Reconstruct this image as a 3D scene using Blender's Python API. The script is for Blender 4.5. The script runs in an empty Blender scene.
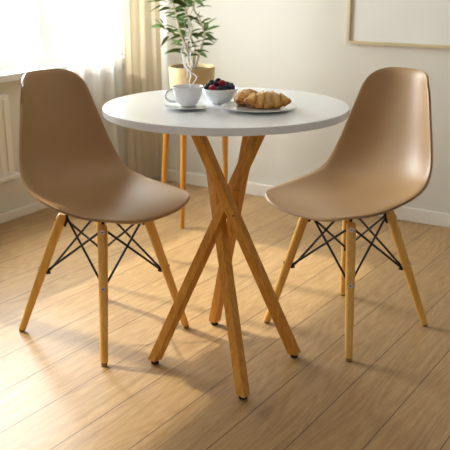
import bpy, bmesh, math, random
from mathutils import Vector, Matrix, noise
C = bpy.context.scene.collection
R = math.radians
random.seed(4)

# ------------------------------------------------------------------ materials
def lin(r, g, b):
    f = lambda c: (c/255/12.92) if c/255 <= .04045 else ((c/255+.055)/1.055)**2.4
    return (f(r), f(g), f(b), 1)

class NT:
    def __init__(s, name):
        s.m = bpy.data.materials.new(name); s.m.use_nodes = True
        s.t = s.m.node_tree; s.b = s.t.nodes['Principled BSDF']
        s.out = s.t.nodes['Material Output']
    def n(s, typ, **kw):
        x = s.t.nodes.new(typ)
        for k, v in kw.items():
            if k in x.inputs: x.inputs[k].default_value = v
            else: setattr(x, k, v)
        return x
    def l(s, a, b): s.t.links.new(a, b)
    def set(s, **kw):
        for k, v in kw.items(): s.b.inputs[k.replace('_', ' ')].default_value = v
        return s
    def math(s, op, a, b=None):
        x = s.n('ShaderNodeMath', operation=op)
        for i, q in enumerate((a, b)):
            if q is None: continue
            if isinstance(q, (int, float)): x.inputs[i].default_value = q
            else: s.l(q, x.inputs[i])
        return x.outputs[0]
    def ramp(s, fac, stops):
        r = s.n('ShaderNodeValToRGB'); e = r.color_ramp.elements
        e[0].position, e[0].color = stops[0]; e[1].position, e[1].color = stops[-1]
        for p, c in stops[1:-1]:
            k = e.new(p); k.color = c
        s.l(fac, r.inputs['Fac']); return r.outputs['Color']
    def coord(s, scale=(1, 1, 1), rot=(0, 0, 0), src='Object'):
        tc = s.n('ShaderNodeTexCoord'); mp = s.n('ShaderNodeMapping')
        mp.inputs['Scale'].default_value = scale; mp.inputs['Rotation'].default_value = rot
        s.l(tc.outputs[src], mp.inputs['Vector']); return mp.outputs['Vector']
    def bump(s, h, strength=.2, dist=.002):
        b = s.n('ShaderNodeBump'); b.inputs['Strength'].default_value = strength; b.inputs['Distance'].default_value = dist
        s.l(h, b.inputs['Height']); s.l(b.outputs['Normal'], s.b.inputs['Normal'])

def plain(name, col, rough=.5, var=.04, nscale=8, spec=.5, metal=0, coat=0, bump=0, bscale=200):
    t = NT(name); t.set(Roughness=rough, Metallic=metal); t.b.inputs['Specular IOR Level'].default_value = spec
    t.b.inputs['Coat Weight'].default_value = coat
    nz = t.n('ShaderNodeTexNoise', Scale=nscale, Detail=3.); t.l(t.coord(), nz.inputs['Vector'])
    a = tuple(c*(1-var) for c in col[:3])+(1,); b = tuple(min(1, c*(1+var)) for c in col[:3])+(1,)
    t.l(t.ramp(nz.outputs['Fac'], [(.3, a), (.7, b)]), t.b.inputs['Base Color'])
    if bump:
        n2 = t.n('ShaderNodeTexNoise', Scale=float(bscale), Detail=2.); t.l(t.coord(), n2.inputs['Vector'])
        t.bump(n2.outputs['Fac'], bump, .001)
    return t.m

def wood(name, c1, c2, c3, rough=.4, scale=(70, 70, 3.5)):
    t = NT(name); t.set(Roughness=rough)
    nz = t.n('ShaderNodeTexNoise', Scale=1., Detail=5., Roughness=.6, Distortion=.4); t.l(t.coord(scale), nz.inputs['Vector'])
    n2 = t.n('ShaderNodeTexNoise', Scale=1., Detail=3.); t.l(t.coord((scale[0]*4, scale[1]*4, scale[2]*2)), n2.inputs['Vector'])
    f = t.math('ADD', t.math('MULTIPLY', nz.outputs['Fac'], .75), t.math('MULTIPLY', n2.outputs['Fac'], .25))
    t.l(t.ramp(f, [(.33, c1), (.5, c2), (.66, c3)]), t.b.inputs['Base Color'])
    t.bump(f, .15, .001)
    return t.m

PLANK_ANG = 56.3
def floor_mat():
    t = NT('oak_planks'); a = R(PLANK_ANG)
    tc = t.n('ShaderNodeTexCoord'); sp = t.n('ShaderNodeSeparateXYZ'); t.l(tc.outputs['Object'], sp.inputs[0])
    X, Y = sp.outputs['X'], sp.outputs['Y']
    al = t.math('ADD', t.math('MULTIPLY', X, math.cos(a)), t.math('MULTIPLY', Y, math.sin(a)))
    ac = t.math('SUBTRACT', t.math('MULTIPLY', X, math.sin(a)), t.math('MULTIPLY', Y, math.cos(a)))
    u = t.math('DIVIDE', t.math('ADD', ac, 1.575+15.5), .155)
    idx = t.math('FLOOR', u); fu = t.math('FRACT', u)
    wn = t.n('ShaderNodeTexWhiteNoise', noise_dimensions='1D'); t.l(idx, wn.inputs['W'])
    v = t.math('DIVIDE', t.math('ADD', al, t.math('MULTIPLY', wn.outputs['Value'], 4.)), 7.)
    vi = t.math('FLOOR', v); fv = t.math('FRACT', v)
    wn2 = t.n('ShaderNodeTexWhiteNoise', noise_dimensions='2D')
    cb = t.n('ShaderNodeCombineXYZ'); t.l(idx, cb.inputs[0]); t.l(vi, cb.inputs[1]); t.l(cb.outputs[0], wn2.inputs['Vector'])
    # grain
    g = t.n('ShaderNodeCombineXYZ')
    t.l(t.math('MULTIPLY', al, 3.), g.inputs[0]); t.l(t.math('MULTIPLY', ac, 60.), g.inputs[1]); t.l(t.math('MULTIPLY', wn2.outputs['Value'], 40.), g.inputs[2])
    n1 = t.n('ShaderNodeTexNoise', Scale=1., Detail=5., Roughness=.6, Distortion=.3); t.l(g.outputs[0], n1.inputs['Vector'])
    # cathedral figure
    g3 = t.n('ShaderNodeCombineXYZ')
    t.l(t.math('MULTIPLY', al, 1.3), g3.inputs[0]); t.l(t.math('MULTIPLY', ac, 9.), g3.inputs[1]); t.l(t.math('MULTIPLY', wn2.outputs['Value'], 17.), g3.inputs[2])
    n3 = t.n('ShaderNodeTexNoise', Scale=1., Detail=1., Distortion=.2); t.l(g3.outputs[0], n3.inputs['Vector'])
    rings = t.math('FRACT', t.math('MULTIPLY', n3.outputs['Fac'], 16.))
    rings = t.math('ABSOLUTE', t.math('SUBTRACT', rings, .5))
    g2 = t.n('ShaderNodeCombineXYZ')
    t.l(t.math('MULTIPLY', al, 22.), g2.inputs[0]); t.l(t.math('MULTIPLY', ac, 260.), g2.inputs[1])
    n2 = t.n('ShaderNodeTexNoise', Scale=1., Detail=2.); t.l(g2.outputs[0], n2.inputs['Vector'])
    f = t.math('ADD', t.math('MULTIPLY', n1.outputs['Fac'], .45), t.math('ADD', t.math('MULTIPLY', n2.outputs['Fac'], .38), t.math('MULTIPLY', rings, .22)))
    col = t.ramp(f, [(.22, lin(*FL[0])), (.5, lin(*FL[1])), (.8, lin(*FL[2]))])
    hs = t.n('ShaderNodeHueSaturation'); t.l(col, hs.inputs['Color'])
    t.l(t.math('ADD', t.math('MULTIPLY', wn2.outputs['Value'], .08), .96), hs.inputs['Value'])
    # seams
    du = t.math('MULTIPLY', t.math('MINIMUM', fu, t.math('SUBTRACT', 1., fu)), .155)
    dv = t.math('MULTIPLY', t.math('MINIMUM', fv, t.math('SUBTRACT', 1., fv)), 7.)
    d = t.math('MINIMUM', du, dv)
    seam = t.n('ShaderNodeMapRange'); seam.inputs['From Min'].default_value = .0007; seam.inputs['From Max'].default_value = .0022
    t.l(d, seam.inputs['Value'])
    mx = t.n('ShaderNodeMix', data_type='RGBA')
    t.l(seam.outputs[0], mx.inputs['Factor']); mx.inputs['A'].default_value = lin(92, 66, 40); t.l(hs.outputs['Color'], mx.inputs['B'])
    t.l(mx.outputs['Result'], t.b.inputs['Base Color'])
    t.l(t.math('ADD', t.math('MULTIPLY', n1.outputs['Fac'], .2), .30), t.b.inputs['Roughness'])
    h = t.math('ADD', t.math('MULTIPLY', f, .3), seam.outputs[0])
    t.bump(h, .25, .001)
    return t.m

def mixed(name, col, transp, transl, rough=.8):
    """thin cloth: part see-through, part translucent, part diffuse"""
    t = NT(name); t.t.nodes.remove(t.b)
    nz = t.n('ShaderNodeTexNoise', Scale=60., Detail=2.); t.l(t.coord((1, 1, .1)), nz.inputs['Vector'])
    cr = t.ramp(nz.outputs['Fac'], [(.3, tuple(c*.94 for c in col[:3])+(1,)), (.7, col)])
    df = t.n('ShaderNodeBsdfDiffuse'); tl = t.n('ShaderNodeBsdfTranslucent'); tp = t.n('ShaderNodeBsdfTransparent')
    t.l(cr, df.inputs['Color']); t.l(cr, tl.inputs['Color'])
    m1 = t.n('ShaderNodeMixShader', Fac=transl); t.l(df.outputs[0], m1.inputs[1]); t.l(tl.outputs[0], m1.inputs[2])
    m2 = t.n('ShaderNodeMixShader', Fac=transp); t.l(m1.outputs[0], m2.inputs[1]); t.l(tp.outputs[0], m2.inputs[2])
    t.l(m2.outputs[0], t.out.inputs['Surface']); return t.m

def glass_mat():
    t = NT('window_glass'); t.t.nodes.remove(t.b)
    tp = t.n('ShaderNodeBsdfTransparent', Color=(.95, .97, .97, 1)); gl = t.n('ShaderNodeBsdfGlossy', Roughness=.02)
    m = t.n('ShaderNodeMixShader', Fac=.06); t.l(tp.outputs[0], m.inputs[1]); t.l(gl.outputs[0], m.inputs[2])
    t.l(m.outputs[0], t.out.inputs['Surface']); return t.m

FL = [(140, 103, 58), (177, 142, 96), (206, 173, 127)]
M = {}
M['floor'] = floor_mat()
M['wall'] = plain('painted_wall', lin(213, 209, 197), .85, .015, 3, bump=.08, bscale=120)
M['ceil'] = plain('ceiling_paint', lin(235, 232, 225), .9, .01)
M['trim'] = plain('white_trim', lin(228, 222, 210), .5, .01)
M['frame_white'] = plain('window_paint', lin(226, 228, 226), .5, .01)
M['radiator'] = plain('radiator_enamel', lin(226, 222, 212), .4, .01)
M['shell'] = plain('taupe_plastic', lin(175, 140, 99), .44, .01, 5, bump=.05, bscale=500)
M['beech'] = wood('beech', lin(214, 158, 66), lin(232, 180, 88), lin(240, 194, 108), .38)
M['oak'] = wood('honey_oak', lin(190, 126, 38), lin(212, 148, 54), lin(226, 166, 72), .42)
M['black'] = plain('black_metal', lin(10, 11, 15), .55, .1)
M['rubber'] = plain('black_rubber', lin(20, 20, 22), .6, .1)
M['pad'] = plain('brown_glide', lin(150, 108, 66), .5, .1)
M['chrome'] = plain('chrome', lin(215, 215, 215), .22, .02, metal=1)
M['top'] = plain('white_laminate', lin(244, 245, 247), .25, .008, 4)
M['edge'] = plain('grey_edge_band', lin(206, 204, 200), .5, .01)
M['china'] = plain('white_china', lin(248, 249, 250), .16, .006, coat=.4)
M['tea'] = plain('milky_drink', lin(196, 186, 172), .1, .02)
M['pot'] = plain('straw_yellow_glaze', lin(208, 184, 134), .45, .03)
M['soil'] = plain('soil', lin(58, 40, 28), .95, .4, 60, bump=.6, bscale=90)
M['leaf'] = plain('green_leaf', lin(84, 112, 42), .5, .3, 14)
M['stem'] = plain('pale_stem', lin(196, 184, 160), .7, .12, 40)
M['gold'] = plain('pale_gold_frame', lin(204, 188, 148), .4, .05, metal=.3)
M['canvas'] = plain('blank_canvas', lin(226, 224, 216), .6, .012, 5)
M['sheer'] = mixed('sheer_cloth', (.92, .92, .91, 1), .30, .62)
M['voile'] = mixed('voile_cloth', (.86, .90, .94, 1), .5, .6)
M['drape'] = mixed('beige_linen', lin(222, 209, 184), .0, .5)
M['glass'] = glass_mat()
M['rasp'] = plain('raspberry_red', lin(176, 22, 48), .3, .15, 120)
M['blackb'] = plain('blackberry', lin(34, 16, 36), .25, .3, 120)
M['blueb'] = plain('blueberry', lin(34, 36, 62), .45, .3, 90)

def croissant_mat():
    t = NT('baked_crust'); t.set(Roughness=.38)
    at = t.n('ShaderNodeAttribute', attribute_name='bake')
    nz = t.n('ShaderNodeTexNoise', Scale=110., Detail=5., Roughness=.7); t.l(t.coord(), nz.inputs['Vector'])
    f = t.math('ADD', at.outputs['Fac'], t.math('MULTIPLY', t.math('SUBTRACT', nz.outputs['Fac'], .5), 1.35))
    t.l(t.ramp(f, [(.1, lin(246, 218, 160)), (.45, lin(230, 174, 92)), (.78, lin(186, 116, 44)), (1, lin(100, 52, 18))]), t.b.inputs['Base Color'])
    t.bump(nz.outputs['Fac'], .5, .003); return t.m
M['crust'] = croissant_mat()

# ------------------------------------------------------------------ helpers
def obj(name, bm, mat, parent=None, smooth=False, bevel=0, kind=None, sharp=40):
    me = bpy.data.meshes.new(name)
    bmesh.ops.recalc_face_normals(bm, faces=bm.faces)
    bm.to_mesh(me); bm.free()
    me.materials.append(mat)
    if smooth:
        me.shade_smooth()
        try: me.set_sharp_from_angle(angle=R(sharp))
        except Exception: pass
    o = bpy.data.objects.new(name, me); C.objects.link(o)
    if parent: o.parent = parent
    if bevel:
        b = o.modifiers.new('bevel', 'BEVEL'); b.width = bevel; b.segments = 2; b.limit_method = 'ANGLE'; b.angle_limit = R(35)
    if kind: o['kind'] = kind
    return o
def tag(o, label, cat, group=None):
    o['label'] = label; o['category'] = cat
    if group: o['group'] = group
    return o
def thing(name, label, cat, loc=(0, 0, 0), rz=0, group=None):
    o = bpy.data.objects.new(name, None); C.objects.link(o); o.empty_display_size = .05
    o.location = loc; o.rotation_euler = (0, 0, rz); return tag(o, label, cat, group)
def box(bm, p0, p1, mtx=None):
    vs = [Vector((x, y, z)) for z in (p0[2], p1[2]) for y in (p0[1], p1[1]) for x in (p0[0], p1[0])]
    if mtx: vs = [mtx @ v for v in vs]
    b = [bm.verts.new(v) for v in vs]
    for f in ((0, 2, 3, 1), (4, 5, 7, 6), (0, 1, 5, 4), (2, 6, 7, 3), (0, 4, 6, 2), (1, 3, 7, 5)): bm.faces.new([b[i] for i in f])
    return bm
def rings(bm, rs, cap0=True, cap1=True):
    vv = [[bm.verts.new(p) for p in r] for r in rs]; n = len(vv[0])
    for a, b in zip(vv, vv[1:]):
        for i in range(n): bm.faces.new((a[i], a[(i+1) % n], b[(i+1) % n], b[i]))
    if cap0: bm.faces.new(vv[0][::-1])
    if cap1: bm.faces.new(vv[-1])
    return bm
def lathe(bm, prof, c=(0, 0, 0), n=48, cap0=True, cap1=True):
    return rings(bm, [[Vector((c[0]+r*math.cos(2*math.pi*i/n), c[1]+r*math.sin(2*math.pi*i/n), c[2]+z)) for i in range(n)] for r, z in prof], cap0, cap1)
def tube(bm, pts, rad, n=12, closed_caps=True):
    pts = [Vector(p) for p in pts]; rads = rad if isinstance(rad, (list, tuple)) else [rad]*len(pts)
    rs = []; up = None
    for i, p in enumerate(pts):
        d = (pts[min(i+1, len(pts)-1)]-pts[max(i-1, 0)]).normalized()
        if up is None: up = Vector((0, 0, 1)) if abs(d.z) < .9 else Vector((1, 0, 0))
        s = d.cross(up).normalized(); up = s.cross(d).normalized()
        rs.append([p+(s*math.cos(2*math.pi*k/n)+up*math.sin(2*math.pi*k/n))*rads[i] for k in range(n)])
    return rings(bm, rs, closed_caps, closed_caps)
NB = bmesh.new

# ------------------------------------------------------------------ room
ANG = R(57.9)
corner = Vector((-.475, 4.288, 0))
dW = Vector((math.cos(ANG), math.sin(ANG), 0))       # along the left wall towards the corner
eW = Vector((math.sin(ANG), -math.cos(ANG), 0))      # along the back wall, away from the corner / into the room
# left wall frame: x = along wall (s, 0 at corner, negative towards viewer), y = out of the wall into the room, z up
ML = Matrix.Translation(corner) @ Matrix(((dW.x, eW.x, 0, 0), (dW.y, eW.y, 0, 0), (0, 0, 1, 0), (0, 0, 0, 1)))
# back wall frame: x = along (from corner), y = into the room
MB = Matrix.Translation(corner) @ Matrix(((eW.x, -dW.x, 0, 0), (eW.y, -dW.y, 0, 0), (0, 0, 1, 0), (0, 0, 0, 1)))
HC = 2.5
bm = NB(); box(bm, (-6.0, -.12, -.05), (.12, 5.2, 0), ML); obj('floor', bm, M['floor'], kind='structure')
bm = NB(); box(bm, (-6.0, -.12, HC), (.12, 5.2, HC+.1), ML); obj('ceiling', bm, M['ceil'], kind='structure')
WINS = [(-2.4, -.08)]
WZ0, WZ1 = .66, 1.56
bm = NB()
segs = [(-6.0, WINS[0][0]), (WINS[0][1], .12)]
for a, b in segs: box(bm, (a, -.16, 0), (b, 0, HC), ML)
for a, b in WINS:
    box(bm, (a, -.16, 0), (b, 0, WZ0-.02), ML); box(bm, (a, -.16, WZ1), (b, 0, HC), ML)
obj('wall_left', bm, M['wall'], kind='structure')
bm = NB(); box(bm, (0, -.12, 0), (5.2, 0, HC), MB); obj('wall_back', bm, M['wall'], kind='structure')
bm = NB(); box(bm, (-6.0, 0, 0), (0, .014, .042), ML); obj('baseboard_left', bm, M['trim'], kind='structure', bevel=.004)
bm = NB(); box(bm, (0.014, 0, 0), (5.2, .014, .064), MB); obj('baseboard_back', bm, M['trim'], kind='structure', bevel=.004)

def window(n, a, b, stiles):
    e = bpy.data.objects.new('window_%d' % n, None); C.objects.link(e); e['kind'] = 'structure'
    bm = NB(); y0, y1 = -.10, -.03
    box(bm, (a, y0, WZ0), (b, y1, WZ0+.045), ML); box(bm, (a, y0, WZ1-.05), (b, y1, WZ1), ML)
    for s0, s1 in [(a, a+.05), (b-.05, b)]+stiles: box(bm, (s0, y0, WZ0+.045), (s1, y1, WZ1-.05), ML)
    obj('window_frame', bm, M['frame_white'], e)
    bm = NB(); box(bm, (a+.02, -.07, WZ0+.02), (b-.02, -.066, WZ1-.02), ML); obj('pane', bm, M['glass'], e)
    bm = NB(); box(bm, (a-.04, -.03, WZ0-.034), (b+.04, .045, WZ0-.002), ML); obj('window_sill', bm, M['frame_white'], e, bevel=.004)
window(1, -2.4, -.08, [(-.66, -.575), (-1.03, -1.0), (-1.37, -1.345), (-1.78, -1.70)])

# radiator under the window
t = thing('radiator', 'white wall radiator under the window sill at the left edge', 'radiator', ML @ Vector((-1.3, .04, .21)))
bm = NB()
TI = Matrix.Translation(t.location).inverted()
box(bm, (-1.62, .03, .225), (-.955, .062, .575), TI @ ML)
for k in range(16): box(bm, (-1.61+k*.041, .062, .24), (-1.588+k*.041, .068, .56), TI @ ML)
obj('panel', bm, M['radiator'], t, bevel=.003)
bm = NB(); box(bm, (-1.64, .0, .207), (-.925, .078, .225), TI @ ML); obj('bottom_rail', bm, M['radiator'], t, bevel=.003)

# ------------------------------------------------------------------ curtains
def curtain(name, frame, x0, x1, z0, z1, depth, folds, off, mat, ph=0., seed=0, flare=.0):
    bm = NB(); nx = int(folds*14); nz = 14; rows = []
    for j in range(nz+1):
        z = z0+(z1-z0)*j/nz; row = []
        for i in range(nx+1):
            u = i/nx
            a = depth*(1-.25*j/nz)
            y = off+a*math.sin(2*math.pi*folds*u+ph+.5*math.sin(5*u+seed))+.3*a*math.sin(2*math.pi*folds*2.3*u+seed)
            y += .004*math.sin(z*3+u*9)
            x = x0+(x1-x0)*(u+.25/folds*math.sin(4*math.pi*folds*u)*.25)
            row.append(bm.verts.new(frame @ Vector((x, y, z))))
        rows.append(row)
    for r0, r1 in zip(rows, rows[1:]):
        for i in range(nx): bm.faces.new((r0[i], r0[i+1], r1[i+1], r1[i]))
    o = obj(name, bm, mat, smooth=True, sharp=180); return o
rod_y = .10
o = curtain('sheer_curtain', ML, -.63, -.232, .03, 1.63, .014, 4.0, rod_y-.01, M['sheer'], 1.2, 1.); tag(o, 'white sheer curtain hanging to the floor at the right of the window', 'curtain')
# beige drape gathered in the corner: runs diagonally from the end of the sheer to the back wall
pA = ML @ Vector((-.238, .116, 0)); pB = MB @ Vector((.198, .040, 0))
dx = (pB-pA); Ld = dx.length; dx.normalize(); nx_ = Vector((dx.y, -dx.x, 0))
MD = Matrix.Translation(pA) @ Matrix(((dx.x, nx_.x, 0, 0), (dx.y, nx_.y, 0, 0), (0, 0, 1, 0), (0, 0, 0, 1)))
o = curtain('linen_curtain', MD, 0, Ld, .04, 1.63, .011, 3.0, .0, M['drape'], .3, 2.)
tag(o, 'beige linen curtain hanging in the room corner behind the table', 'curtain')
t = thing('curtain_rod', 'white curtain rod along the top of the window wall', 'curtain rod', ML @ Vector((-.8, .1, 1.645)))
bm = NB(); TI = Matrix.Translation(t.location).inverted()
tube(bm, [TI @ (ML @ Vector((-2.5, .10, 1.645))), TI @ (ML @ Vector((-.03, .10, 1.645)))], .012); obj('rod', bm, M['frame_white'], t, smooth=True)
for s in (-2.4, -.05):
    bm = NB(); tube(bm, [TI @ (ML @ Vector((s, 0, 1.645))), TI @ (ML @ Vector((s, .10, 1.645)))], .007); obj('bracket', bm, M['frame_white'], t, smooth=True)

# ------------------------------------------------------------------ picture
o0 = MB @ Vector((1.75, .0, .775))
t = thing('picture_frame', 'large blank cream picture in a thin pale gold frame on the wall', 'picture', o0)
TI = Matrix.Translation(o0).inverted() @ MB
x0, x1, z0, z1, w = 1.21, 2.29, .775, 1.52, .0125
bm = NB()
box(bm, (x0, .001, z0), (x1, .024, z0+w), TI); box(bm, (x0, .001, z1-w), (x1, .024, z1), TI)
box(bm, (x0, .001, z0+w), (x0+w, .024, z1-w), TI); box(bm, (x1-w, .001, z0+w), (x1, .024, z1-w), TI)
obj('frame', bm, M['gold'], t)
bm = NB(); box(bm, (x0+w, .002, z0+w), (x1-w, .012, z1-w), TI); obj('canvas', bm, M['canvas'], t)

# ------------------------------------------------------------------ chairs
K = [[.2457, .4207, .1658, .0278], [.1863, .4378, .198, .0088], [.0346, .4238, .2045, .0303], [-.1226, .4204, .1904, .052],
     [-.2053, .5022, .1861, .0663], [-.2279, .6473, .1467, .062], [-.2537, .7966, .1041, .052]]
c0, c1, pf, pb = .3248, .101, 3.2762, 3.5166
def cr(s):
    n = len(K)-1; s = min(max(s, 0), 1)*n; i = min(int(s), n-1); f = s-i
    g = lambda j: K[j] if 0 <= j <= n else ([2*a-b for a, b in zip(K[0], K[1])] if j < 0 else [2*a-b for a, b in zip(K[-1], K[-2])])
    return [((1-f)**3*p0+(3*f**3-6*f*f+4)*p1+(-3*f**3+3*f*f+3*f+1)*p2+f**3*p3)/6 for p0, p1, p2, p3 in zip(g(i-1), g(i), g(i+1), g(i+2))]
def shell_pt(u, v):
    lo = c0*(1-max(0, 1-abs(u)**pf)**(1/pf)); hi = 1-c1*(1-max(0, 1-abs(u)**pb)**(1/pb))
    s = lo+(hi-lo)*v; k = cr(s); a = cr(s-.01); b = cr(s+.01)
    d = Vector((b[0]-a[0], b[1]-a[1])).normalized()
    m = max(abs(u), 1-(1-abs(2*v-1))*2.2); tt = min(1, max(0, (m-.9)/.1)); l = k[3]*abs(u)**2.6-.006*tt*tt
    return Vector((k[2]*u*1.005, k[0]+d.y*l, k[1]-d.x*l))
def shell_bm():
    bm = NB(); nu, nv = 56, 84; g = []
    for j in range(nv+1):
        g.append([bm.verts.new(shell_pt(math.sin(math.pi*(i/nu-.5)), j/nv)*1) for i in range(nu+1)])
    for j in range(nv):
        for i in range(nu): bm.faces.new((g[j][i], g[j][i+1], g[j+1][i+1], g[j+1][i]))
    return bm
def chair(label, sc, heading, lc, tops_r, feet):
    rz = R(heading)+math.pi
    t = thing('shell_chair', label, 'chair', (lc[0], lc[1], 0), rz, 'moulded chairs at the round table')
    MI = (Matrix.Translation((lc[0], lc[1], 0)) @ Matrix.Rotation(rz, 4, 'Z')).inverted()
    off = MI @ Vector((sc[0], sc[1], 0))
    bm = shell_bm(); bmesh.ops.translate(bm, vec=off, verts=bm.verts)
    s = obj('seat_shell', bm, M['shell'], t, smooth=True, sharp=180)
    so = s.modifiers.new('thick', 'SOLIDIFY'); so.thickness = .009; so.offset = -1
    bv = s.modifiers.new('bev', 'BEVEL'); bv.width = .0016; bv.segments = 2; bv.limit_method = 'ANGLE'; bv.angle_limit = R(50)
    SHELLS.append(s)
    L = []
    for (fx, fy) in feet:
        F = MI @ Vector((fx, fy, .0))
        d = Vector((fx-lc[0], fy-lc[1], 0)); r = tops_r[0]*abs(d.x)/d.length+tops_r[1]*abs(d.y)/d.length
        T = MI @ (Vector((lc[0], lc[1], .384))+d.normalized()*r)
        L.append((T, F))
    at = lambda i, z: L[i][1]+(L[i][0]-L[i][1])*(z/.384)
    ctr = Vector((0, 0, 0))
    for i in range(4):
        T, F = L[i]; ax = (T-F).normalized()
        zs = [.008, .012, .05, .2, .33, .370, .381, .384]; rr = [.0098, .0112, .0116, .0136, .0146, .0146, .0125, .009]
        bm = NB(); tube(bm, [at(i, z) for z in zs], rr, 20)
        lg = obj('leg', bm, M['beech'], t, smooth=True)
        bm = NB(); tube(bm, [at(i, 0)+Vector((0, 0, .0005)), at(i, .008)], [.0085, .0095], 16); obj('foot_glide', bm, M['pad'], lg, smooth=True)
        out = at(i, .2).copy(); out.z = 0; out.normalize()
        out = (out-ax*out.dot(ax)).normalized()
        for z in (.362, .208):
            p = at(i, z)
            bm = NB(); tube(bm, [p+out*.011, p+out*.0150], .0062, 16); b_ = obj('bolt', bm, M['chrome'], lg, smooth=True)
            bm = NB(); tube(bm, [p+out*.0148, p+out*.0154], .0026, 12); obj('bolt_socket', bm, M['black'], b_)
        # hanger that joins the leg to the shell, and the lower clip
        p = at(i, .362)-out*.0145; q = Vector((T.x, T.y, .408))-out*.012
        bm = NB(); tube(bm, [at(i, .352)-out*.017, at(i, .376)-out*.017, q, q+Vector((0, 0, .016))-out*.004], .0048, 8); obj('hanger', bm, M['black'], t, smooth=True)
        bm = NB(); tube(bm, [at(i, .2)-out*.012, at(i, .206)-out*.023], .0062, 10); obj('clip', bm, M['black'], t, smooth=True)
    inn = lambda i, z, k: at(i, z)-Vector((at(i, z).x, at(i, z).y, 0)).normalized()*k
    order = [0, 1, 2, 3]
    for a in range(4):
        b = (a+1) % 4
        for (i, j, k) in ((a, b, .016), (b, a, .022)):
            bm = NB(); tube(bm, [inn(i, .366, k), inn(j, .204, k)], .0036, 8); obj('brace_rod', bm, M['black'], t, smooth=True)
    # black mounting frame under the shell
    bm = NB()
    top = [Vector((at(i, .384).x, at(i, .384).y, .41))*1 for i in range(4)]
    top = [Vector((p.x*.9, p.y*.9, .411)) for p in top]
    for i in range(4): tube(bm, [top[i], top[(i+1) % 4]], .0035, 8)
    obj('mounting_frame', bm, M['black'], t, smooth=True)
    return t
SHELLS = []
chair('brown plastic shell chair on wooden legs left of the table, nearer the window', (-.3713, 2.3377), 49.7, (-.363, 2.335), (.121, .112),
      [(-.349, 2.076), (-.645, 2.309), (-.428, 2.575), (-.123, 2.335)])
chair('brown plastic shell chair on wooden legs right of the table, below the picture', (.3867, 2.3687), -46.7, (.379, 2.36), (.121, .112),
      [(.362, 2.107), (.134, 2.370), (.415, 2.602), (.643, 2.347)])

# ------------------------------------------------------------------ table
TC = Vector((.003, 2.127, 0)); TZ = .74
t = thing('bistro_table', 'round white topped table on four crossed oak legs between two chairs', 'table', TC)
bm = NB(); r = .3345
lathe(bm, [(r-.002, -.020), (r, -.0185), (r, -.0015), (r-.0015, 0)], (0, .055, TZ), 128)
tp = obj('tabletop', bm, M['top'], t, smooth=True, sharp=30)
def beam(p, q, w, zt, zb, roll):
    d = (q-p).normalized(); s = d.cross(Vector((0, 1, 0))).normalized(); u = s.cross(d).normalized()
    s, u = s*math.cos(roll)+u*math.sin(roll), u*math.cos(roll)-s*math.sin(roll)
    bm = NB(); rr = []
    c = w*.05
    pts = [(w/2, w/2-c), (w/2-c, w/2), (-w/2+c, w/2), (-w/2, w/2-c), (-w/2, -w/2+c), (-w/2+c, -w/2), (w/2-c, -w/2), (w/2, -w/2+c)]
    for z in (zb, zt):
        ring = []
        for a, b in pts:
            o = p+s*a+u*b; k = (z-o.z)/d.z; ring.append(o+d*k)
        rr.append(ring)
    return rings(bm, rr)
ZU = TZ-.020
legs = {}
def tleg(key, foot, seen, roll, w=.030, ztop=None):
    f = Vector((foot[0], foot[1], 0))-TC; s = Vector(seen)-TC
    T = f+(s-f)*(ZU/s.z)
    lg = obj('leg', beam(f, T, w, ztop or ZU-.0005, .013, roll), M['oak'], t, bevel=0)
    g = f+(s-f)*(.013/s.z)
    bm = NB(); lathe(bm, [(.009, 0.0005), (.0115, .002), (.0115, .009), (.006, .010), (.006, .0135)], (g.x, g.y, 0), 20); obj('foot_pad', bm, M['rubber'], lg, smooth=True)
    legs[key] = (f, T, lg)
tleg('A', (-.210, 2.093), (.087, 2.140, .659), .75, w=.028)
tleg('C', (.210, 2.134), (-.066, 2.050, .675), .55, w=.028)
tleg('B', (.050, 1.886), (-.049, 2.270, .633), .7, w=.028, ztop=.565)
tleg('D', (-.036, 2.362), (.068, 2.215, .645), .7, w=.028)
for key, z in (('B', .47), ('C', .46)):
    f, T, lg = legs[key]; p = f+(T-f)*(z/ZU)
    bm = NB(); tube(bm, [p+Vector((0, -.010, 0)), p+Vector((0.0, -.0205, 0))], .0022, 10); obj('screw', bm, M['black'], lg)
bm = NB(); box(bm, (.010, -.03, .40), (.036, .03, .515)); obj('joining_block', bm, M['oak'], t, bevel=.002)
bm = NB(); lathe(bm, [(.115, -.004), (.115, 0)], (0, .03, ZU), 40); obj('mounting_plate', bm, M['rubber'], t)

# ------------------------------------------------------------------ cup, saucer
def solid_lathe(outer, inner, c, n=56): # outer profile bottom->rim, inner rim->bottom
    bm = NB(); lathe(bm, outer+inner, c, n); return bm
SX, SY = -.099, 2.120
t = tag(obj('saucer', solid_lathe([(.020, .0005), (.022, .003), (.045, .008), (.0615, .0135)], [(.062, .0145), (.061, .015), (.045, .0105), (.024, .006), (.019, .0056)], (0, 0, 0)), M['china'], smooth=True),
        'small white china saucer under the steaming cup', 'saucer'); t.location = (SX, SY, TZ); t.scale = (1.03, 1.03, .62)
cup = t = thing('coffee_cup', 'white china cup with a loop handle on a saucer', 'cup', (SX, SY+.016, TZ+.0038))
prof = [(.018, .0005), (.0205, .001), (.0215, .004), (.027, .009), (.034, .021), (.0385, .036), (.0408, .0525)]
inn = [(.0412, .0535), (.0402, .0538), (.0392, .052), (.0368, .036), (.032, .021), (.024, .0085), (.010, .006)]
obj('cup_body', solid_lathe(prof, inn, (0, 0, 0)), M['china'], t, smooth=True, sharp=80)
bm = NB(); lathe(bm, [(.0372, .0425), (.0376, .044)], (0, 0, 0), 48); obj('coffee', bm, M['tea'], t)
cup.scale = (1, 1, .99)
hp = []
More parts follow.
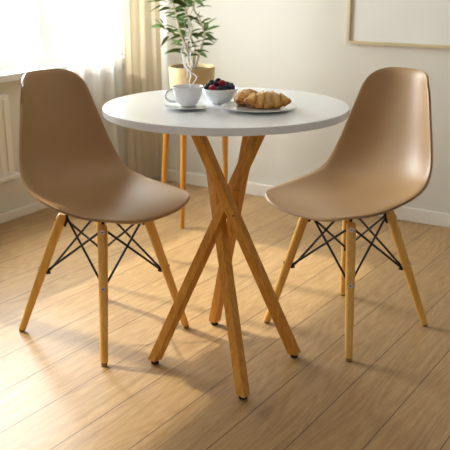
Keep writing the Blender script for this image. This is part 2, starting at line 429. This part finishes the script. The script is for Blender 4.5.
for k in range(15):
    a = R(100+k*168/14)
    hp.append(Vector((-.0385+.0215*math.cos(a)-.002*(k/14)*0, 0, .030+.0165*math.sin(a))))
hp = [Vector((-.036, 0, .047))]+hp+[Vector((-.031, 0, .013))]
hr = Matrix.Rotation(R(12), 4, 'Z')
bm = NB(); tube(bm, [hr @ p for p in hp], [.0034]*len(hp), 12); obj('handle', bm, M['china'], t, smooth=True)

# steam
def steam_mat():
    t = NT('steam'); t.t.nodes.remove(t.b)
    df = t.n('ShaderNodeBsdfDiffuse', Color=(.95, .95, .95, 1)); tl = t.n('ShaderNodeBsdfTranslucent', Color=(.95, .95, .95, 1)); tp = t.n('ShaderNodeBsdfTransparent')
    m1 = t.n('ShaderNodeMixShader', Fac=.5); t.l(df.outputs[0], m1.inputs[1]); t.l(tl.outputs[0], m1.inputs[2])
    nz = t.n('ShaderNodeTexNoise', Scale=45., Detail=2.); t.l(t.coord(), nz.inputs['Vector'])
    fac = t.ramp(nz.outputs['Fac'], [(.3, (.15, .15, .15, 1)), (.7, (.65, .65, .65, 1))])
    m2 = t.n('ShaderNodeMixShader'); t.l(fac, m2.inputs['Fac']); t.l(m1.outputs[0], m2.inputs[1]); t.l(tp.outputs[0], m2.inputs[2])
    t.l(m2.outputs[0], t.out.inputs['Surface']); return t.m
M['steam'] = steam_mat()
bm = NB()
def wisp(pts, r):
    P = [Vector(p) for p in pts]; out = []
    for i in range(len(P)-1):
        a, b, c, d = P[max(i-1, 0)], P[i], P[i+1], P[min(i+2, len(P)-1)]
        for k in range(6):
            f = k/6; out.append(.5*((2*b)+(-a+c)*f+(2*a-5*b+4*c-d)*f*f+(-a+3*b-3*c+d)*f**3))
    out.append(P[-1]); n = len(out)
    tube(bm, out, [r*(.25+.75*math.sin(math.pi*i/(n-1))) for i in range(n)], 8)
wisp([(-.004, .0, .0), (.010, .004, .014), (.017, .0, .028), (.004, -.004, .040), (-.008, 0, .050), (-.002, .004, .066)], .0016)
wisp([(.0, .004, .0), (-.002, 0, .016), (.002, .003, .030), (-.003, 0, .046), (-.012, .002, .058), (-.006, 0, .078), (.004, .0, .094)], .0017)
wisp([(-.006, .0, .004), (-.013, .003, .020), (-.006, 0, .036), (-.014, 0, .056), (-.017, .0, .076), (-.022, 0, .1), (-.014, 0, .122)], .0014)
wisp([(.002, .002, .04), (.008, 0, .06), (.002, 0, .085), (.006, .0, .11), (-.004, .0, .135), (.0, 0, .158)], .0012)
wisp([(-.012, .002, .06), (-.004, 0, .08), (-.012, 0, .105), (-.008, .0, .14), (-.014, .0, .172)], .0010)
o = obj('steam', bm, M['steam'], smooth=True, kind='stuff'); o.location = (SX+.006, SY+.016, TZ+.053)
tag(o, 'thin white wisps of steam curling up from the cup', 'steam')

# ------------------------------------------------------------------ bowl with berries
BX, BY = -.014, 2.208
bh = .040
o = tag(obj('bowl', solid_lathe([(.023, .0005), (.024, .003), (.036, .013), (.046, .027), (.0495, .0395)], [(.0497, .0405), (.0485, .041), (.0472, .039), (.043, .026), (.033, .0135), (.018, .007)], (0, 0, 0)), M['china'], smooth=True, sharp=80),
        'small white china bowl heaped with berries', 'bowl'); o.location = (BX, BY, TZ); o.scale = (1.01, 1.01, 1.03)
def ico(bm, c, r, sub=2, sq=(1, 1, 1)):
    g = bmesh.ops.create_icosphere(bm, subdivisions=sub, radius=r)
    for v in g['verts']: v.co = Vector((v.co.x*sq[0], v.co.y*sq[1], v.co.z*sq[2]))+Vector(c)
def drupe(r):
    bm = NB(); n = 46
    ico(bm, (0, 0, 0), r*.82, 2, (1, 1, 1.12))
    for k in range(n):
        z = 1-2*(k+.5)/n; q = math.sqrt(1-z*z); a = k*2.39996
        ico(bm, (r*.84*q*math.cos(a), r*.84*q*math.sin(a), r*.95*z), r*.26, 1)
    return bm
proto = {}
def berry(kind, x, y, z, r, label, group):
    key = kind
    if key not in proto:
        if kind == 'blueberry':
            bm = NB(); prof = [(.0001, -.92)]+[(math.cos(a)*1.0, math.sin(a)*.92) for a in [R(q) for q in range(-75, 66, 12)]]+[(.36, .86), (.40, .96), (.30, .95), (.22, .80), (.0001, .78)]
            lathe(bm, [(p*.0072, q*.0072) for p, q in prof], (0, 0, 0), 20)
            o = obj('blueberry', bm, M['blueb'], smooth=True)
        else:
            o = obj(kind, drupe(.0092), M['rasp'] if kind == 'raspberry' else M['blackb'], smooth=True, sharp=70)
        proto[key] = o; base = o
    else:
        base = proto[key]; o = base.copy(); C.objects.link(o)
    o.location = (BX+x*1.01, BY+y*1.01, TZ+z*1.01); o.scale = (r,)*3
    o.rotation_euler = (random.uniform(-1.2, 1.2), random.uniform(-1.2, 1.2), random.uniform(0, 6))
    return tag(o, label, {'raspberry': 'raspberry', 'blackberry': 'blackberry', 'blueberry': 'blueberry'}[kind], group)
berry('raspberry', -.020, -.022, .0435, 1.05, 'red raspberry near the left front rim of the bowl', 'raspberries in the white bowl')
berry('raspberry', .006, -.004, .0535, 1.1, 'red raspberry sitting highest in the middle of the berries', 'raspberries in the white bowl')
for x, y, z, r in [(-.030, .0, .046, 1.0), (-.022, .012, .052, 1.02), (-.004, .014, .056, 1.05), (-.012, -.008, .052, .9), (-.036, -.012, .043, .8), (.002, .03, .047, 1.0), (-.02, .03, .046, .9)]:
    berry('blackberry', x, y, z, r, 'dark blackberry in the heap of berries in the bowl', 'blackberries in the white bowl')
for x, y, z, r in [(.002, -.026, .043, 1.0), (-.006, -.034, .040, .85), (.015, -.022, .045, 1.05), (.026, -.014, .045, 1.1), (.036, -.008, .043, .9), (.023, .004, .049, 1.05), (.031, .012, .046, 1.1), (.012, -.034, .040, .8), (.018, .022, .048, 1.1)]:
    berry('blueberry', x, y, z, r, 'small dark blueberry in the heap of berries in the bowl', 'blueberries in the white bowl')

# ------------------------------------------------------------------ plate with croissants
PX, PY = .090, 2.108
o = tag(obj('plate', solid_lathe([(.052, .0005), (.056, .002), (.080, .007), (.0985, .012)], [(.0992, .013), (.098, .0137), (.080, .0095), (.060, .0055), (.02, .005)], (0, 0, 0)), M['china'], smooth=True, sharp=80),
        'round white plate carrying two croissants', 'plate'); o.location = (PX, PY, TZ); o.scale = (1.01, 1.01, .75)
def croissant(label, loc, rz, length, curl, sc):
    bm = NB(); lay = bm.verts.layers.float.new('bake'); nS, nR = 120, 36; rs = []
    segs_ = 5
    for i in range(nS+1):
        u = i/nS; x = (u-.5)*2
        ang = x*curl; rad = length/(2*curl)
        cx, cy = rad*math.sin(ang), rad*(math.cos(ang)-math.cos(curl))
        env = max(0, 1-abs(x)**1.7)**.72*1.12
        seg = abs(x)*segs_/2+.5
        fr = seg-math.floor(seg)
        step = 1-.17*fr**1.5+(.05 if fr < .1 else 0)
        r0 = (.0235*env*step+.0012)*sc
        T = Vector((math.cos(ang), -math.sin(ang), 0)); N = Vector((math.sin(ang), math.cos(ang), 0))
        ring = []
        for k in range(nR):
            a = 2*math.pi*k/nR
            # the wrapped layers slant around the roll
            sg = abs(x+.12*math.sin(a+.6)*(1 if x > 0 else -1)*min(1, abs(x)*4))*segs_/2+.5+.16*math.cos(a)*0
            f2 = sg-math.floor(sg); st = 1-.30*f2**1.3
            rr = (.0238*env*st+.0012)*sc
            p = Vector((cx, cy, 0))+N*math.cos(a)*rr*1.12+Vector((0, 0, 1))*(math.sin(a)*rr*.92)
            nn = noise.noise(p*80+Vector(loc)*9)*.0022+noise.noise(p*240)*.0009
            p += (N*math.cos(a)+Vector((0, 0, math.sin(a))))*nn*env
            ring.append((p, .18+.5*(1-f2)**5+.30*f2**.8+.38*abs(x)**2-.16*math.sin(a)))
        rs.append(ring)
    zmin = min(p.z for r in rs for p, _ in r)
    vv = [[bm.verts.new(p-Vector((0, 0, max(zmin, -.017*sc)))) for p, _ in r] for r in rs]
    for ra, va in zip(rs, vv):
        for (p, b), v in zip(ra, va):
            v[lay] = b
            if v.co.z < 0: v.co.z = 0
    for a, b in zip(vv, vv[1:]):
        for k in range(nR): bm.faces.new((a[k], a[(k+1) % nR], b[(k+1) % nR], b[k]))
    bm.faces.new(vv[0][::-1]); bm.faces.new(vv[-1])
    o = obj('croissant', bm, M['crust'], smooth=True, sharp=180); o.location = loc; o.rotation_euler = (0, 0, rz)
    return tag(o, label, 'croissant', 'croissants on the plate')
croissant('golden croissant lying across the front of the plate', (PX+.022, PY-.024, TZ+.0050), R(3), .130, .6, 1.1)
croissant('golden croissant at the back left of the plate, partly hidden behind the other', (PX-.022, PY+.037, TZ+.0055), R(48), .100, .45, .98)

# ------------------------------------------------------------------ plant stand and plant
PC = Vector((-.143, 3.5, 0))
t = thing('plant_stand', 'wooden plant stand with splayed legs behind the table', 'plant stand', PC)
for a, rt_, k_ in ((163, .155, .76), (252, .15, .72), (20, .155, .98)):
    d = Vector((math.cos(R(a)), math.sin(R(a)), 0))
    bm = NB(); tube(bm, [d*(rt_+.0)+Vector((0, 0, 0)), d*(rt_*k_)+Vector((0, 0, .47))], [.010, .014], 16); obj('leg', bm, M['oak'], t, smooth=True)
bm = NB(); lathe(bm, [(.150, .468), (.154, .472), (.154, .486), (.150, .49)], (0, 0, 0), 48); obj('stand_top', bm, M['oak'], t, smooth=True)
t = thing('potted_plant', 'leafy green plant in a straw yellow pot behind the table', 'plant', PC+Vector((0, 0, .49)))
PZ = .69-.49
obj('pot', solid_lathe([(.088, .0005), (.091, .004), (.096, PZ*.5), (.100, PZ-.003)], [(.100, PZ), (.095, PZ), (.095, PZ-.01), (.092, PZ-.04), (.085, PZ-.06)], (0, 0, 0)), M['pot'], t, smooth=True, sharp=60)
bm = NB(); lathe(bm, [(.0925, PZ-.024), (.092, PZ-.014), (.05, PZ-.009), (.002, PZ-.008)], (0, 0, 0), 40); obj('soil', bm, M['soil'], t, smooth=True)
def W(u, v, y):   # a point of the plant from its place in the study drawing, at depth y
    P = R(17.9); f = Vector((0, math.cos(P), -math.sin(P))); up = Vector((0, math.sin(P), math.cos(P)))
    r = f+Vector((1, 0, 0))*((u-225)/800)+up*((225-v)/800); k = y/r.y
    return Vector((0, 0, 1.099))+r*k-PC-Vector((0, 0, .49))
stems = [[(190, 69, 3.50), (187, 50, 3.48), (180, 32, 3.45), (176, 14, 3.44), (170, -8, 3.42), (166, -30, 3.42)],
         [(192, 69, 3.51), (190, 54, 3.52), (184, 40, 3.54), (178, 25, 3.55), (188, 8, 3.55), (196, -12, 3.56)],
         [(193, 69, 3.50), (195, 50, 3.50), (190, 34, 3.52), (189, 18, 3.52), (194, 2, 3.50), (184, -20, 3.5)],
         [(194, 69, 3.49), (200, 52, 3.47), (204, 36, 3.46), (200, 20, 3.45), (193, 6, 3.46), (200, -14, 3.46), (206, -34, 3.45)],
         [(191, 69, 3.49), (193, 56, 3.48), (188, 44, 3.48), (192, 28, 3.47), (186, 12, 3.47), (182, -6, 3.47)]]
for k, s in enumerate(stems):
    bm = NB(); P = [W(*q) for q in s]; out = []
    for i in range(len(P)-1):
        a, b, c, d = P[max(i-1, 0)], P[i], P[i+1], P[min(i+2, len(P)-1)]
        for j in range(5):
            f = j/5; out.append(.5*((2*b)+(-a+c)*f+(2*a-5*b+4*c-d)*f*f+(-a+3*b-3*c+d)*f**3))
    out.append(P[-1]); n = len(out)
    tube(bm, out, [.0048-.0022*i/n for i in range(n)], 8); obj('stem', bm, M['stem'], t, smooth=True)
fb = NB()
def leaf(bm, a, b, w, droop=.12):
    d = b-a; L = d.length; d.normalize()
    s = d.cross(Vector((0, 0, 1))); s = s.normalized() if s.length > .1 else Vector((1, 0, 0))
    nrm = s.cross(d).normalized(); tilt = random.uniform(-.9, .9)
    s, nrm = s*math.cos(tilt)+nrm*math.sin(tilt), nrm*math.cos(tilt)-s*math.sin(tilt)
    n = 8; rows = []
    for i in range(n+1):
        u = i/n; h = w*(math.sin(math.pi*min(1, u*1.02))**.8)*(1-.35*u)+.0004
        c = a+d*L*u+Vector((0, 0, 1))*(droop*L*4*u*(1-u)*.5)
        rows.append([bm.verts.new(c-s*h+nrm*h*.35), bm.verts.new(c), bm.verts.new(c+s*h+nrm*h*.35)])
    for r0, r1 in zip(rows, rows[1:]):
        bm.faces.new((r0[0], r0[1], r1[1], r1[0])); bm.faces.new((r0[1], r0[2], r1[2], r1[1]))
LV = [((165, 5), (149, 13)), ((168, 2), (146, 3)), ((171, 8), (158, 12)), ((173, 9), (184, 14)), ((163, 26), (153, 19)), ((165, 27), (149, 28)), ((163, 24), (158, 18)),
      ((165, 28), (176, 35)), ((169, 36), (161, 47)), ((184, 50), (164, 54)), ((170, 39), (183, 47)), ((178, 31), (186, 35)), ((204, 32), (221, 26)), ((203, 30), (217, 18)),
      ((204, 33), (217, 42)), ((204, 35), (212, 41)), ((197, 22), (200, 10)), ((196, 20), (186, 16)), ((191, 35), (199, 40)), ((197, 53), (205, 51)), ((196, 8), (213, 7)),
      ((196, 5), (212, -1)), ((198, 3), (186, -4)), ((182, 14), (175, 18)), ((180, 10), (182, 2)), ((203, 28), (194, 21)), ((204, 31), (208, 22)), ((192, 45), (198, 48)),
      ((190, 17), (178, 21)), ((196, 2), (188, 6)), ((172, 1), (160, -6)), ((170, -2), (182, -8)), ((187, 36), (178, 30)), ((203, 34), (214, 34)), ((202, 38), (209, 40)), ((165, 30), (156, 24)), ((194, 14), (203, 18)), ((176, 14), (166, 17))]
for a, b in LV:
    y = random.uniform(3.43, 3.57)
    leaf(fb, W(a[0], a[1], y), W(b[0], b[1], y+random.uniform(-.05, .05)), random.uniform(.0085, .0125))
for k in range(64):
    st = random.choice(stems); i = random.randint(1, 4); u, v, y = st[i]; v += random.uniform(-8, 6)
    a = W(u, v, y); an = random.choice((random.uniform(-.9, .9), random.uniform(2.2, 4.1))); L = random.uniform(.045, .075)
    leaf(fb, a, a+Vector((math.cos(an)*L, math.sin(an)*L, random.uniform(-.03, .025))), random.uniform(.0075, .011))
for k in range(70):   # crown above
    st = random.choice(stems); u, v, y = random.choice(st[-2:]); v += random.uniform(-22, 4)
    a = W(u, v, y); an = random.uniform(0, 6.28); L = random.uniform(.06, .1)
    leaf(fb, a, a+Vector((math.cos(an)*L, math.sin(an)*L, random.uniform(-.03, .04))), random.uniform(.010, .014))
obj('foliage', fb, M['leaf'], t, smooth=True, sharp=180)

# ------------------------------------------------------------------ light
wd = bpy.data.worlds.new('daylight'); bpy.context.scene.world = wd; wd.use_nodes = True
nt = wd.node_tree; bg = nt.nodes['Background']
tc = nt.nodes.new('ShaderNodeTexCoord'); vm = nt.nodes.new('ShaderNodeVectorMath'); vm.operation = 'DOT_PRODUCT'
vm.inputs[1].default_value = (-eW.x, -eW.y, .25)
nt.links.new(tc.outputs['Generated'], vm.inputs[0])
rp = nt.nodes.new('ShaderNodeValToRGB'); e = rp.color_ramp.elements
e[0].position = .0; e[0].color = (*AMB, 1) if False else (.115, .113, .112, 1)
e[1].position = .35; e[1].color = (1, 1, 1, 1)
nt.links.new(vm.outputs['Value'], rp.inputs['Fac']); nt.links.new(rp.outputs['Color'], bg.inputs['Color'])
bg.inputs['Strength'].default_value = 1.7

def sun(direction, strength, col, angle):
    l = bpy.data.lights.new('sun', 'SUN'); l.energy = strength; l.color = col; l.angle = R(angle)
    o = bpy.data.objects.new('sun', l); C.objects.link(o)
    o.rotation_euler = Vector(direction).to_track_quat('-Z', 'Y').to_euler(); return o
az = Vector((1, -.6, 0)).normalized(); el = 41
sun((az.x*math.cos(R(el)), az.y*math.cos(R(el)), -math.sin(R(el))), 3.6, (1, .90, .74), 1.6)
def area(name, p, d, sx, sy, e, col):
    l = bpy.data.lights.new(name, 'AREA'); l.shape = 'RECTANGLE'; l.size = sx; l.size_y = sy; l.energy = e; l.color = col
    o = bpy.data.objects.new(name, l); C.objects.link(o); o.location = p
    o.rotation_euler = Vector(d).to_track_quat('-Z', 'Z').to_euler(); return o
area('window_daylight', ML @ Vector((-1.05, -.25, 1.12)), (eW.x, eW.y, -.1), 1.8, .9, 125, (.97, .985, 1))

# ------------------------------------------------------------------ camera
cam = bpy.data.cameras.new('camera'); co = bpy.data.objects.new('camera', cam); C.objects.link(co)
cam.sensor_width = 36; cam.lens = 64; co.location = (0, 0, 1.099); co.rotation_euler = (R(90-17.9), 0, 0)
cam.dof.use_dof = True; cam.dof.focus_distance = 2.15; cam.dof.aperture_fstop = 6
sc = bpy.context.scene; sc.camera = co
sc.view_settings.view_transform = 'Standard'; sc.view_settings.look = 'None'; sc.view_settings.gamma = 1
sc.view_settings.use_curve_mapping = False; sc.view_settings.exposure = .34
